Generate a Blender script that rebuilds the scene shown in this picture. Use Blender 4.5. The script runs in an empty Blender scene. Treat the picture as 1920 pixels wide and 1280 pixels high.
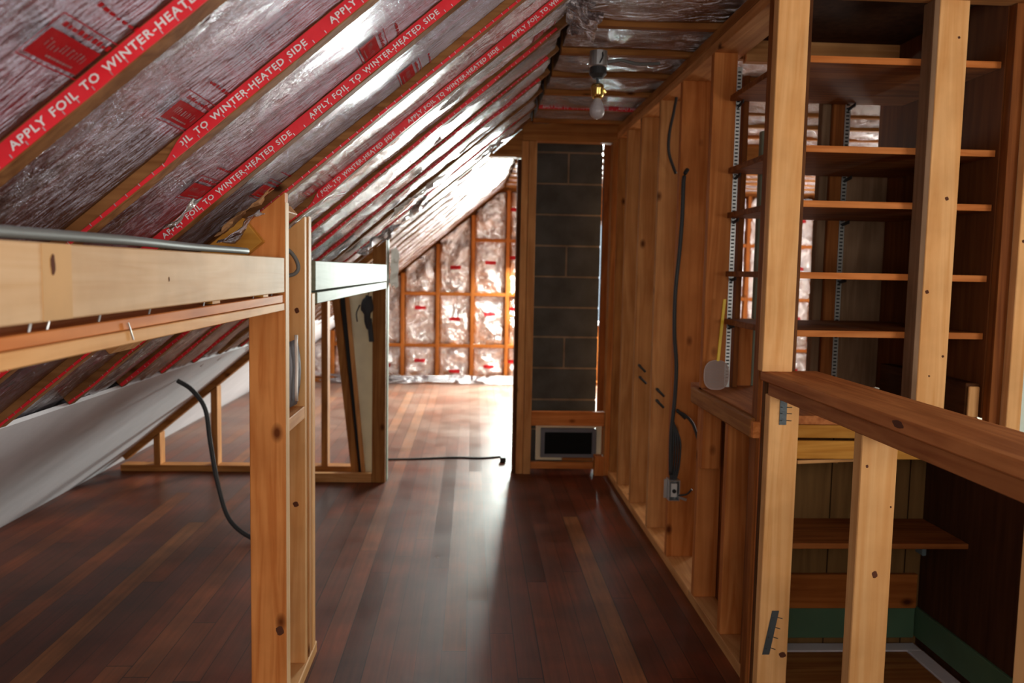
import bpy, bmesh, math, random
from mathutils import Vector, Matrix, noise
random.seed(7)
C = bpy.context.scene.collection
sc = bpy.context.scene

# ------------------------------------------------------------------ camera
FPX, CAMH = 1550.0, 1.30
dy = Vector(((885-960)/FPX, (640-505)/FPX, -1.0)); Yc = dy.normalized()
Zc = Vector((.0195, 1, .0195*dy[0]+dy[1])).normalized()
Zc = (Zc - Yc*Yc.dot(Zc)).normalized(); Xc = Yc.cross(Zc)
cam_d = bpy.data.cameras.new('camera'); cam = bpy.data.objects.new('camera', cam_d); C.objects.link(cam)
cam_d.sensor_width = 36; cam_d.lens = FPX*36/1920; cam_d.clip_start = .05
cam.matrix_world = Matrix((Xc.to_tuple()+(0,), Yc.to_tuple()+(0,), Zc.to_tuple()+(CAMH,), (0,0,0,1)))
cam_d.dof.use_dof = True; cam_d.dof.focus_distance = 1.9; cam_d.dof.aperture_fstop = 4.5
sc.camera = cam

# ------------------------------------------------------------------ light
w = bpy.data.worlds.new('world'); sc.world = w; w.use_nodes = True
bg = w.node_tree.nodes['Background']; bg.inputs[0].default_value = (.72,.86,1,1); bg.inputs[1].default_value = 1.0
def area(name, loc, rot, sx, sy, power, col):
    l = bpy.data.lights.new(name, 'AREA'); l.shape = 'RECTANGLE'; l.size = sx; l.size_y = sy
    l.energy = power; l.color = col
    o = bpy.data.objects.new(name, l); C.objects.link(o); o.location = loc; o.rotation_euler = rot
    return o
R90 = math.pi/2
area('window_daylight', (1.12, 9.44, 1.28), (-R90+.85, 0, 0), 1.10, 1.20, 600, (.90, 1, .92))          # gable window beyond the chimney
area('window_daylight', (4.5, 7.4, 1.4), (0, R90, 0), 1.2, 1.3, 80, (1, .93, .86))   # window of the far room
area('window_daylight', (-.35, -.90, 1.45), (R90, 0, 0), 1.9, 1.2, 24, (1, .93, .84))    # window behind the camera
area('window_daylight', (2.6, .1, 1.35), (0, R90, 0), 1.3, 1.4, 40, (1, .95, .88))       # window on the stair side
sc.view_settings.view_transform = 'Standard'; sc.view_settings.look = 'None'
sc.view_settings.gamma = 1; sc.view_settings.exposure = 0.25; sc.view_settings.use_curve_mapping = False
sc.cycles.max_bounces = 10; sc.cycles.diffuse_bounces = 5; sc.cycles.glossy_bounces = 5
sc.cycles.sample_clamp_indirect = 6
sc.cycles.use_denoising = True

# ------------------------------------------------------------------ materials
def nt(name):
    m = bpy.data.materials.new(name); m.use_nodes = True
    t = m.node_tree; b = t.nodes['Principled BSDF']; return m, t, b
def nn(t, typ, **kw):
    n = t.nodes.new(typ)
    for k, v in kw.items(): setattr(n, k, v)
    return n
def ramp(t, stops):
    r = t.nodes.new('ShaderNodeValToRGB'); e = r.color_ramp.elements
    while len(e) < len(stops): e.new(.5)
    for i, (p, c) in enumerate(stops): e[i].position = p; e[i].color = (*c, 1)
    return r
_wc = {}
def wood(tone, axis='Z', rough=.6, knots=True, key=''):
    """procedural lumber, grain along axis; tone = name in TONES"""
    k = (tone, axis, rough, knots)
    if k in _wc: return _wc[k]
    light, dark = TONES[tone]
    m, t, b = nt('wood_%s_%s' % (tone, axis)); L = t.links.new
    tc = nn(t, 'ShaderNodeTexCoord'); oi = nn(t, 'ShaderNodeObjectInfo')
    off = nn(t, 'ShaderNodeVectorMath', operation='MULTIPLY_ADD')
    cmb = nn(t, 'ShaderNodeCombineXYZ')
    for i in range(3): L(oi.outputs['Random'], cmb.inputs[i])
    sc_ = nn(t, 'ShaderNodeVectorMath', operation='SCALE'); sc_.inputs['Scale'].default_value = 37.0
    L(cmb.outputs[0], sc_.inputs[0])
    ad = nn(t, 'ShaderNodeVectorMath', operation='ADD'); L(tc.outputs['Object'], ad.inputs[0]); L(sc_.outputs[0], ad.inputs[1])
    t.nodes.remove(off)
    mp = nn(t, 'ShaderNodeMapping'); s = [11.0, 11.0, 11.0]; s['XYZ'.index(axis)] = .8
    mp.inputs['Scale'].default_value = s; L(ad.outputs[0], mp.inputs[0])
    n1 = nn(t, 'ShaderNodeTexNoise'); n1.inputs['Scale'].default_value = 1.3; n1.inputs['Detail'].default_value = 3; n1.inputs['Distortion'].default_value = .6
    L(mp.outputs[0], n1.inputs['Vector'])
    mul = nn(t, 'ShaderNodeMath', operation='MULTIPLY'); mul.inputs[1].default_value = 9
    fr = nn(t, 'ShaderNodeMath', operation='PINGPONG'); fr.inputs[1].default_value = 1
    L(n1.outputs['Fac'], mul.inputs[0]); L(mul.outputs[0], fr.inputs[0])
    mp2 = nn(t, 'ShaderNodeMapping'); s2 = [90.0]*3; s2['XYZ'.index(axis)] = 2.5; mp2.inputs['Scale'].default_value = s2
    L(ad.outputs[0], mp2.inputs[0])
    n2 = nn(t, 'ShaderNodeTexNoise'); n2.inputs['Scale'].default_value = 1.0; n2.inputs['Detail'].default_value = 2; L(mp2.outputs[0], n2.inputs['Vector'])
    mix = nn(t, 'ShaderNodeMath', operation='MULTIPLY_ADD'); mix.inputs[1].default_value = .48
    L(fr.outputs[0], mix.inputs[0]); 
    m2 = nn(t, 'ShaderNodeMath', operation='MULTIPLY'); m2.inputs[1].default_value = .55; L(n2.outputs['Fac'], m2.inputs[0]); L(m2.outputs[0], mix.inputs[2])
    rp = ramp(t, [(.15, dark), (.75, light)]); L(mix.outputs[0], rp.inputs[0])
    # board to board brightness
    hv = nn(t, 'ShaderNodeHueSaturation'); mr = nn(t, 'ShaderNodeMapRange'); mr.inputs[3].default_value = .84; mr.inputs[4].default_value = 1.12
    L(oi.outputs['Random'], mr.inputs[0]); L(mr.outputs[0], hv.inputs['Value']); L(rp.outputs[0], hv.inputs['Color'])
    last = hv.outputs[0]
    if knots and tone not in ('pine','stain','rail','pale','greyply','dark'):
        mk_ = nn(t, 'ShaderNodeMapping'); s3 = [7.0]*3; s3['XYZ'.index(axis)] = 4.2; mk_.inputs['Scale'].default_value = s3
        L(ad.outputs[0], mk_.inputs[0])
        vo = nn(t, 'ShaderNodeTexVoronoi'); vo.inputs['Scale'].default_value = 1.0; L(mk_.outputs[0], vo.inputs['Vector'])
        kr = ramp(t, [(.04, (1,1,1)), (.13, (0,0,0))]); L(vo.outputs['Distance'], kr.inputs[0])
        mm = nn(t, 'ShaderNodeMixRGB'); L(kr.outputs[0], mm.inputs[0]); L(last, mm.inputs[1]); mm.inputs[2].default_value = (dark[0]*.25, dark[1]*.2, dark[2]*.2, 1)
        last = mm.outputs[0]
    # handling dirt
    dn = nn(t, 'ShaderNodeTexNoise'); dn.inputs['Scale'].default_value = 6; dn.inputs['Detail'].default_value = 5; L(ad.outputs[0], dn.inputs['Vector'])
    dr = ramp(t, [(.35, (.80,.78,.76)), (.62, (1,1,1))]); L(dn.outputs['Fac'], dr.inputs[0])
    dm = nn(t, 'ShaderNodeMixRGB', blend_type='MULTIPLY'); dm.inputs[0].default_value = .8; L(last, dm.inputs[1]); L(dr.outputs[0], dm.inputs[2])
    L(dm.outputs[0], b.inputs['Base Color'])
    b.inputs['Roughness'].default_value = rough; b.inputs['Specular IOR Level'].default_value = .08
    bp = nn(t, 'ShaderNodeBump'); bp.inputs['Strength'].default_value = .15; bp.inputs['Distance'].default_value = .003; L(mix.outputs[0], bp.inputs['Height']); L(bp.outputs[0], b.inputs['Normal'])
    _wc[k] = m; return m
TONES = {
 'pine':   ((.87,.485,.20), (.75,.36,.12)),
 'fir':    ((.70,.255,.072), (.50,.145,.03)),
 'tan':    ((.70,.35,.135), (.52,.215,.068)),
 'palepine': ((.85,.57,.32), (.75,.45,.215)),
 'firred': ((.86,.33,.095), (.66,.20,.045)),
 'brown':  ((.44,.19,.055), (.27,.095,.024)),
 'rafter': ((.32,.14,.05), (.19,.072,.022)),
 'stain':  ((.33,.11,.028), (.18,.05,.012)),
 'dark':   ((.14,.055,.02), (.075,.026,.009)),
 'orange': ((.46,.15,.032), (.30,.085,.017)),
 'yellow': ((.74,.36,.07), (.55,.22,.03)),
 'pale':   ((.27,.29,.215), (.19,.205,.145)),  # far header's green tinge is window light put into the tone
 'greyply':((.30,.18,.105), (.20,.112,.06)),
 'rail':   ((.54,.205,.07), (.34,.105,.032)),
}
def plain(name, col, rough=.5, metal=0, bump=0, bscale=60, spec=None, var=.12):
    m, t, b = nt(name); L = t.links.new
    tc = nn(t, 'ShaderNodeTexCoord'); n = nn(t, 'ShaderNodeTexNoise'); n.inputs['Scale'].default_value = bscale; n.inputs['Detail'].default_value = 4
    L(tc.outputs['Object'], n.inputs['Vector'])
    n2 = nn(t, 'ShaderNodeTexNoise'); n2.inputs['Scale'].default_value = 7; n2.inputs['Detail'].default_value = 4; L(tc.outputs['Object'], n2.inputs['Vector'])
    r = ramp(t, [(.3, tuple(c*(1-var) for c in col)), (.7, tuple(min(1, c*(1+var)) for c in col))]); L(n2.outputs['Fac'], r.inputs[0]); L(r.outputs[0], b.inputs['Base Color'])
    b.inputs['Roughness'].default_value = rough; b.inputs['Metallic'].default_value = metal
    if bump:
        bp = nn(t, 'ShaderNodeBump'); bp.inputs['Strength'].default_value = bump; bp.inputs['Distance'].default_value = .004
        L(n.outputs['Fac'], bp.inputs['Height']); L(bp.outputs[0], b.inputs['Normal'])
    return m
def foil_mat(name, ustretch=11, strength=.85, scale=24, rough=.15, base=(.40,.38,.44), crease=.5):
    m, t, b = nt(name); L = t.links.new
    uv = nn(t, 'ShaderNodeUVMap'); mp = nn(t, 'ShaderNodeMapping'); mp.inputs['Scale'].default_value = (1.0, ustretch*.55, 1); mp.inputs['Rotation'].default_value = (0, 0, .14)
    oi = nn(t, 'ShaderNodeObjectInfo'); cb = nn(t, 'ShaderNodeCombineXYZ'); ml = nn(t, 'ShaderNodeMath', operation='MULTIPLY'); ml.inputs[1].default_value = 41
    L(oi.outputs['Random'], ml.inputs[0]); L(ml.outputs[0], cb.inputs[0]); L(ml.outputs[0], cb.inputs[1])
    ad = nn(t, 'ShaderNodeVectorMath', operation='ADD'); L(uv.outputs[0], ad.inputs[0]); L(cb.outputs[0], ad.inputs[1]); L(ad.outputs[0], mp.inputs[0])
    n1 = nn(t, 'ShaderNodeTexNoise'); n1.inputs['Scale'].default_value = scale; n1.inputs['Detail'].default_value = 5; n1.inputs['Roughness'].default_value = .68; n1.inputs['Distortion'].default_value = .8
    L(mp.outputs[0], n1.inputs['Vector'])
    vo = nn(t, 'ShaderNodeTexVoronoi', feature='DISTANCE_TO_EDGE'); vo.inputs['Scale'].default_value = scale*.45; L(mp.outputs[0], vo.inputs['Vector'])
    vr = nn(t, 'ShaderNodeMath', operation='MULTIPLY_ADD'); vr.inputs[1].default_value = crease; L(vo.outputs['Distance'], vr.inputs[0]); L(n1.outputs['Fac'], vr.inputs[2])
    bp = nn(t, 'ShaderNodeBump'); bp.inputs['Strength'].default_value = min(1, strength+.1); bp.inputs['Distance'].default_value = .02; L(vr.outputs[0], bp.inputs['Height']); L(bp.outputs[0], b.inputs['Normal'])
    rr = nn(t, 'ShaderNodeMapRange'); rr.inputs[3].default_value = rough-.05; rr.inputs[4].default_value = rough+.10
    n3 = nn(t, 'ShaderNodeTexNoise'); n3.inputs['Scale'].default_value = 5; n3.inputs['Detail'].default_value = 5; L(ad.outputs[0], n3.inputs['Vector'])
    L(n3.outputs['Fac'], rr.inputs[0]); L(rr.outputs[0], b.inputs['Roughness'])
    cr = ramp(t, [(.35, tuple(c*.72 for c in base)), (.6, base)]); L(n3.outputs['Fac'], cr.inputs[0]); L(cr.outputs[0], b.inputs['Base Color'])
    b.inputs['Metallic'].default_value = 1
    return m
FOIL = foil_mat('foil_facing'); FOIL2 = foil_mat('foil_facing_crumpled', 6, 1.0, 22, .16, (.58,.54,.56)); FOIL3 = foil_mat('foil_facing_wall', 2.2, 1.0, 20, .15, (.86,.82,.82))
RED = plain('red_print_flange', (.80,.018,.03), .32, 0, .25, 40); REDD = plain('red_print', (.42,.008,.012), .55, 0, .2, 60); REDD.node_tree.nodes['Principled BSDF'].inputs['Specular IOR Level'].default_value = .2
WHT = plain('flange_lettering', (.80,.78,.78), .4); STAPLE = plain('staple_steel', (.75,.75,.75), .3, .9)
WHITE = plain('white_painted_board', (.66,.64,.68), .65, 0, .08, 90, var=.06); CREAM = plain('cream_paint', (.80,.76,.55), .5, 0, .05)
PALEWALL = plain('pale_green_wall', (.62,.64,.52), .7); GREEN = plain('green_paint', (.075,.15,.085), .45)
CABLE = plain('dark_cable', (.028,.03,.032), .5); GREYC = plain('grey_cable', (.16,.17,.165), .55); STEEL = plain('galvanised_steel', (.55,.56,.56), .38, .85, .2, 80)
DSTEEL = plain('dark_steel', (.10,.12,.13), .45, .5, .2, 90); BRASS = plain('brass', (.85,.58,.18), .2, 1); BULB = plain('frosted_bulb', (.50,.46,.48), .25)
BLOCK = plain('concrete_block', (.045,.055,.062), .85, 0, .6, 150, var=.35); MORTAR = plain('mortar', (.17,.145,.115), .9, 0, .5, 120, var=.4)
BLACK = plain('black', (.008,.008,.009), .6); BAG = plain('dark_cloth', (.03,.03,.035), .7); GREYP = plain('grey_paint', (.14,.145,.17), .5)
YEL = plain('yellow_plastic', (.85,.55,.02), .4); PINKM = plain('pinkish_mesh_plastic', (.42,.30,.26), .5); FIBER = plain('glass_fibre', (.42,.20,.08), .95, 0, .8, 120, var=.4)
FOILB = plain('bright_torn_foil', (.88,.90,.87), .45, .35)  # bright copy of the foil, light on torn pieces put into its colour
DRY = plain('pale_plaster', (.55,.50,.42), .8)

def floor_mat():
    m, t, b = nt('worn_red_floorboards'); L = t.links.new
    g = nn(t, 'ShaderNodeNewGeometry'); sp = nn(t, 'ShaderNodeSeparateXYZ'); L(g.outputs['Position'], sp.inputs[0])
    def M(op, a, bb=None, c=None):
        n = nn(t, 'ShaderNodeMath', operation=op)
        for i, v in enumerate((a, bb, c)):
            if v is None: continue
            if isinstance(v, (int, float)): n.inputs[i].default_value = v
            else: L(v, n.inputs[i])
        return n.outputs[0]
    W = .083
    xs = M('DIVIDE', sp.outputs[0], W); xi = M('FLOOR', xs); xf = M('FRACT', xs)
    wn = nn(t, 'ShaderNodeTexWhiteNoise', noise_dimensions='1D'); L(xi, wn.inputs['W'])
    ys = M('DIVIDE', M('ADD', sp.outputs[1], M('MULTIPLY', wn.outputs['Value'], 9.0)), 2.1); yi = M('FLOOR', ys); yf = M('FRACT', ys)
    wn2 = nn(t, 'ShaderNodeTexWhiteNoise', noise_dimensions='2D'); cb = nn(t, 'ShaderNodeCombineXYZ'); L(xi, cb.inputs[0]); L(yi, cb.inputs[1]); L(cb.outputs[0], wn2.inputs['Vector'])
    r = ramp(t, [(0, (.070,.015,.006)), (.35, (.105,.021,.008)), (.62, (.14,.029,.010)), (.88, (.17,.042,.013)), (.94, (.21,.062,.018)), (1, (.26,.092,.026))]); L(wn2.outputs['Value'], r.inputs[0])
    mp = nn(t, 'ShaderNodeMapping'); mp.inputs['Scale'].default_value = (60, 2.2, 1); L(g.outputs['Position'], mp.inputs[0])
    ad = nn(t, 'ShaderNodeVectorMath', operation='ADD'); L(mp.outputs[0], ad.inputs[0]); L(wn2.outputs['Color'], ad.inputs[1])
    gn = nn(t, 'ShaderNodeTexNoise'); gn.inputs['Scale'].default_value = 1.2; gn.inputs['Detail'].default_value = 5; L(ad.outputs[0], gn.inputs['Vector'])
    gr = ramp(t, [(.3, (.72,.70,.68)), (.7, (1.1,1.08,1.05))]); L(gn.outputs['Fac'], gr.inputs[0])
    pn = nn(t, 'ShaderNodeTexNoise'); pn.inputs['Scale'].default_value = 3.5; pn.inputs['Detail'].default_value = 6; L(g.outputs['Position'], pn.inputs['Vector'])
    pr = ramp(t, [(.34, (.68,.66,.64)), (.5, (.93,.93,.93)), (.66, (1.3,1.2,1.15))]); L(pn.outputs['Fac'], pr.inputs[0])
    pm = nn(t, 'ShaderNodeMixRGB', blend_type='MULTIPLY'); pm.inputs[0].default_value = 1; L(r.outputs[0], pm.inputs[1]); L(pr.outputs[0], pm.inputs[2])
    mx = nn(t, 'ShaderNodeMixRGB', blend_type='MULTIPLY'); mx.inputs[0].default_value = 1; L(pm.outputs[0], mx.inputs[1]); L(gr.outputs[0], mx.inputs[2])
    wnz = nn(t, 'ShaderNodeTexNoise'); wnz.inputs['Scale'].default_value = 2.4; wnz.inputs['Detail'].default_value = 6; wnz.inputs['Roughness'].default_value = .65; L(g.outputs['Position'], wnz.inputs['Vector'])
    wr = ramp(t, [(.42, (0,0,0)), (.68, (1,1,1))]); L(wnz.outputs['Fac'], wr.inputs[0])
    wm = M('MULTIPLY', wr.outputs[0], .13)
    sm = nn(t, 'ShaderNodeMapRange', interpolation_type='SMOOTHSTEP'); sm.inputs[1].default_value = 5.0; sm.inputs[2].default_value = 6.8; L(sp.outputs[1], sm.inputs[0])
    wm = M('ADD', wm, M('MULTIPLY', sm.outputs[0], M('MULTIPLY_ADD', wnz.outputs['Fac'], .9, .02)))      # far room: faded dusty boards, window glare also painted into the colour
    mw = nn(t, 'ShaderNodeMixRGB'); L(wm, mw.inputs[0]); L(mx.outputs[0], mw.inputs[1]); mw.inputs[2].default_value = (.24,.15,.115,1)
    # joints between boards
    e1 = M('LESS_THAN', M('MINIMUM', xf, M('SUBTRACT', 1.0, xf)), M('MULTIPLY_ADD', wn.outputs['Value'], .022, .006))
    e2 = M('LESS_THAN', yf, .002); e = M('MAXIMUM', e1, e2)
    mj = nn(t, 'ShaderNodeMixRGB'); L(M('MULTIPLY', e, .85), mj.inputs[0]); L(mw.outputs[0], mj.inputs[1]); mj.inputs[2].default_value = (.012,.006,.004,1)
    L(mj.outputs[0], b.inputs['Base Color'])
    L(M('ADD', M('MULTIPLY_ADD', wnz.outputs['Fac'], .34, .17), M('MULTIPLY', wn2.outputs['Value'], .12)), b.inputs['Roughness'])
    b.inputs['Specular IOR Level'].default_value = .13
    hh = M('SUBTRACT', M('MULTIPLY', wn2.outputs['Value'], .25), e)
    bp = nn(t, 'ShaderNodeBump'); bp.inputs['Strength'].default_value = .10; bp.inputs['Distance'].default_value = .002; L(hh, bp.inputs['Height']); L(bp.outputs[0], b.inputs['Normal'])
    return m
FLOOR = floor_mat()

def panel_mat(name, light, dark, axis, pitch, groove=True):
    """tongue-and-groove / sheet panelling: grooves every pitch along axis (x or y)"""
    m, t, b = nt(name); L = t.links.new
    g = nn(t, 'ShaderNodeNewGeometry'); sp = nn(t, 'ShaderNodeSeparateXYZ'); L(g.outputs['Position'], sp.inputs[0])
    d = nn(t, 'ShaderNodeMath', operation='DIVIDE'); d.inputs[1].default_value = pitch; L(sp.outputs['XYZ'.index(axis)], d.inputs[0])
    f = nn(t, 'ShaderNodeMath', operation='FRACT'); L(d.outputs[0], f.inputs[0])
    lt = nn(t, 'ShaderNodeMath', operation='LESS_THAN'); lt.inputs[1].default_value = .035; L(f.outputs[0], lt.inputs[0])
    mp = nn(t, 'ShaderNodeMapping'); mp.inputs['Scale'].default_value = (40, 40, 3); L(g.outputs['Position'], mp.inputs[0])
    n = nn(t, 'ShaderNodeTexNoise'); n.inputs['Scale'].default_value = 1; n.inputs['Detail'].default_value = 5; L(mp.outputs[0], n.inputs['Vector'])
    r = ramp(t, [(.3, dark), (.7, light)]); L(n.outputs['Fac'], r.inputs[0])
    mx = nn(t, 'ShaderNodeMixRGB'); L(lt.outputs[0], mx.inputs[0]); L(r.outputs[0], mx.inputs[1]); mx.inputs[2].default_value = tuple(c*.2 for c in dark)+(1,)
    if groove: L(mx.outputs[0], b.inputs['Base Color'])
    else: L(r.outputs[0], b.inputs['Base Color'])
    b.inputs['Roughness'].default_value = .75; b.inputs['Specular IOR Level'].default_value = .05
    return m
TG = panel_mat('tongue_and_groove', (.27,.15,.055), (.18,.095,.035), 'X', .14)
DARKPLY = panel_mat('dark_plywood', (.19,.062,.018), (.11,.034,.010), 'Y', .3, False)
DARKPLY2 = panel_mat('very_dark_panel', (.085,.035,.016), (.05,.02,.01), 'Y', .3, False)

# ------------------------------------------------------------------ builders
def obj(name, bm, mat, parent=None, origin=None, smooth=False, mods=None):
    me = bpy.data.meshes.new(name); 
    bmesh.ops.recalc_face_normals(bm, faces=bm.faces) if not mods == 'keep' else None
    if origin is None and parent is None:
        xs = [v.co for v in bm.verts]
        origin = Vector(((min(v.x for v in xs)+max(v.x for v in xs))/2, (min(v.y for v in xs)+max(v.y for v in xs))/2, min(v.z for v in xs)))
    if parent is not None: origin = parent.matrix_world.translation if False else Vector(parent['_o'])
    origin = Vector(origin)
    bmesh.ops.translate(bm, verts=bm.verts, vec=-origin)
    bm.to_mesh(me); bm.free()
    for m in (mat if isinstance(mat, (list, tuple)) else [mat]): me.materials.append(m)
    if smooth:
        for p in me.polygons: p.use_smooth = True
    o = bpy.data.objects.new(name, me); C.objects.link(o)
    if parent is None: o.location = origin; o['_o'] = tuple(origin)
    else: o.parent = parent; o['_o'] = tuple(origin)
    return o
def thing(name, label, cat, loc, group=None):
    o = bpy.data.objects.new(name, None); C.objects.link(o); o.location = loc; o['_o'] = tuple(loc)
    o.empty_display_size = .05
    return tag(o, label, cat, group)
def tag(o, label, cat, group=None):
    o['label'] = label; o['category'] = cat
    if group: o['group'] = group
    return o
def struct(o): o['kind'] = 'structure'; return o
def boxbm(b, bev=.002, bm=None, topf=None, botf=None):
    x0,x1,y0,y1,z0,z1 = b; own = bm is None
    if own: bm = bmesh.new()
    vs = []
    for z in (0, 1):
        for (x, y) in ((x0,y0),(x1,y0),(x1,y1),(x0,y1)):
            zz = (topf(x, y) if topf else z1) if z else (botf(x, y) if botf else z0)
            vs.append(bm.verts.new((x, y, zz)))
    fs = [bm.faces.new([vs[i] for i in q]) for q in ((3,2,1,0),(4,5,6,7),(0,1,5,4),(1,2,6,5),(2,3,7,6),(3,0,4,7))]
    if bev:
        es = list({e for f in fs for e in f.edges})
        bmesh.ops.bevel(bm, geom=es, offset=bev, segments=1, affect='EDGES')
    return bm
def box(name, b, mat, parent=None, bev=.002, **k):
    return obj(name, boxbm(b, bev, **k), mat, parent)
def lumber(name, b, tone, label, cat='board', group=None, axis=None, bev=.002, **k):
    d = (b[1]-b[0], b[3]-b[2], b[5]-b[4]); axis = axis or 'XYZ'[d.index(max(d))]
    return tag(box(name, b, wood(tone, axis), None, bev, **k), label, cat, group)
def beambm(p0, p1, wv, tv, bm=None, bev=.002):
    """box swept from p0 to p1, wv/tv half-extent vectors"""
    own = bm is None
    if own: bm = bmesh.new()
    p0, p1, wv, tv = map(Vector, (p0, p1, wv, tv)); vs = []
    for p in (p0, p1):
        for a, b_ in ((-1,-1),(1,-1),(1,1),(-1,1)): vs.append(bm.verts.new(p + wv*a + tv*b_))
    fs = [bm.faces.new([vs[i] for i in q]) for q in ((3,2,1,0),(4,5,6,7),(0,1,5,4),(1,2,6,5),(2,3,7,6),(3,0,4,7))]
    if bev: bmesh.ops.bevel(bm, geom=list({e for f in fs for e in f.edges}), offset=bev, segments=1, affect='EDGES')
    return bm
def smoothpts(pts, n=6):
    P = [Vector(p) for p in pts]; out = []
    for i in range(len(P)-1):
        a = P[max(0,i-1)]; b = P[i]; c = P[i+1]; d = P[min(len(P)-1,i+2)]
        for k in range(n):
            t = k/n
            out.append(.5*((2*b)+(c-a)*t+(2*a-5*b+4*c-d)*t*t+(3*b-a-3*c+d)*t**3))
    out.append(P[-1]); return out
def tubebm(pts, r, seg=8, bm=None, smooth=True):
    if bm is None: bm = bmesh.new()
    P = smoothpts(pts) if smooth else [Vector(p) for p in pts]
    rings = []; up = Vector((.3,.2,1)).normalized()
    for i, p in enumerate(P):
        t = (P[min(i+1,len(P)-1)] - P[max(i-1,0)]).normalized()
        a = t.cross(up); a = a.normalized() if a.length > 1e-4 else t.orthogonal().normalized()
        b = t.cross(a)
        rr = r(i/(len(P)-1)) if callable(r) else r
        rings.append([bm.verts.new(p + rr*(math.cos(2*math.pi*k/seg)*a + math.sin(2*math.pi*k/seg)*b)) for k in range(seg)])
    for A, B in zip(rings, rings[1:]):
        for k in range(seg): bm.faces.new((A[k], A[(k+1)%seg], B[(k+1)%seg], B[k]))
    bm.faces.new(rings[0][::-1]); bm.faces.new(rings[-1])
    return bm
def lathebm(prof, c, seg=20, bm=None):
    if bm is None: bm = bmesh.new()
    rings = [[bm.verts.new((c[0]+r*math.cos(2*math.pi*k/seg), c[1]+r*math.sin(2*math.pi*k/seg), c[2]+z)) for k in range(seg)] for r, z in prof]
    for A, B in zip(rings, rings[1:]):
        for k in range(seg): bm.faces.new((A[k], A[(k+1)%seg], B[(k+1)%seg], B[k]))
    bm.faces.new(rings[0][::-1]); bm.faces.new(rings[-1]); return bm

# ------------------------------------------------------------------ geometry constants
SL = .84; A = math.atan(SL); CA, SA = math.cos(A), math.sin(A)
ZC = 2.20                                   # underside of the ceiling joists
def roofz(x): return 1.926 + SL*x
XB = (ZC-1.926)/SL                          # where slope meets ceiling (.326)
XEAVE = -1.926/SL
X0 = -1.30                                  # foil starts here; white board below
YK = [1.113+.4*k for k in range(-4, 21)]     # rafter positions (near faces)
REC = .028                                  # foil is stapled this far up the rafter sides
NUP = Vector((-SA, 0, CA)); UV_ = Vector((CA, 0, SA))
RT = .037

# ---- setting
def quadslab(pts, off, mat, name):
    bm = bmesh.new(); a = [bm.verts.new(p) for p in pts]; b = [bm.verts.new(Vector(p)+Vector(off)) for p in pts]; n = len(pts)
    bm.faces.new(a); bm.faces.new(b[::-1])
    for i in range(n): bm.faces.new((a[i], b[i], b[(i+1)%n], a[(i+1)%n]))
    return struct(obj(name, bm, mat))
XR = 4.6; YF = -1.0; YE = 9.5
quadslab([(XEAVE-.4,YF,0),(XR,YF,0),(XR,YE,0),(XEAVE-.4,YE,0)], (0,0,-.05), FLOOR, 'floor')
deck = wood('dark', 'Y')
quadslab([Vector((XEAVE-.2,YF,roofz(XEAVE-.2)))+NUP*.15, Vector((XB,YF,ZC))+NUP*.15+UV_*.2, Vector((XB,YE,ZC))+NUP*.15+UV_*.2, Vector((XEAVE-.2,YE,roofz(XEAVE-.2)))+NUP*.15], NUP*.03, deck, 'wall_left')
quadslab([(XB-.1,YF,ZC+.16),(XR,YF,ZC+.16),(XR,YE,ZC+.16),(XB-.1,YE,ZC+.16)], (0,0,.03), deck, 'ceiling')
quadslab([(XR,YF,0),(XR,YE,0),(XR,YE,ZC+.2),(XR,YF,ZC+.2)], (.05,0,0), DRY, 'wall_right')
# front wall (behind the camera) with window opening
def wall_open(name, y, t, x0, x1, z1, wx0, wx1, wz0, wz1, mat):
    bm = bmesh.new()
    for b in ((x0,wx0,y,y+t,0,z1),(wx1,x1,y,y+t,0,z1),(wx0,wx1,y,y+t,0,wz0),(wx0,wx1,y,y+t,wz1,z1)): boxbm(b, 0, bm)
    return struct(obj(name, bm, mat))
wall_open('wall_front', YF-.05, .05, XEAVE-.4, XR, ZC+.2, -1.35, .65, .8, 2.1, DRY)
wall_open('wall_back', YE, .05, XEAVE-.4, XR, ZC+.2, .56, 1.66, .68, 1.88, wood('orange', 'X'))
def window(name, y, x0, x1, z0, z1):
    bm = bmesh.new(); f = .045
    for b in ((x0,x0+f,y-.03,y+.05,z0,z1),(x1-f,x1,y-.03,y+.05,z0,z1),(x0+f,x1-f,y-.03,y+.05,z0,z0+f),(x0+f,x1-f,y-.03,y+.05,z1-f,z1)): boxbm(b, .003, bm)
    return struct(obj(name, bm, WHITE))
window('window_1', YE-.0, .56, 1.66, .68, 1.88); window('window_2', YF-.05, -1.35, .65, .8, 2.1)
# pale room wall beyond the closet
pw = box('wall_closet', (2.75, 2.80, .9, 4.2, 0, ZC+.12), PALEWALL, None, 0); struct(pw)
# white board on the foot of the slope
bm = bmesh.new()
a = [Vector((XEAVE+.012,YF,.0)), Vector((X0,YF,roofz(X0))), Vector((X0,YE,roofz(X0))), Vector((XEAVE+.012,YE,.0))]
a = [v + NUP*.0 for v in a]; va = [bm.verts.new(v) for v in a]; vb = [bm.verts.new(v+NUP*.013) for v in a]
bm.faces.new(va[::-1]); bm.faces.new(vb)
for i in range(4): bm.faces.new((va[i], va[(i+1)%4], vb[(i+1)%4], vb[i]))
tag(obj('wall_board', bm, WHITE), 'long white painted board lining the foot of the left roof slope down to the floor', 'wall board')

ORD = ['first','second','third','fourth','fifth','sixth','seventh','eighth','ninth','tenth','eleventh','twelfth','thirteenth','fourteenth','fifteenth','sixteenth','seventeenth','eighteenth','nineteenth','twentieth','twenty-first','twenty-second','twenty-third','twenty-fourth','twenty-fifth']

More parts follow.
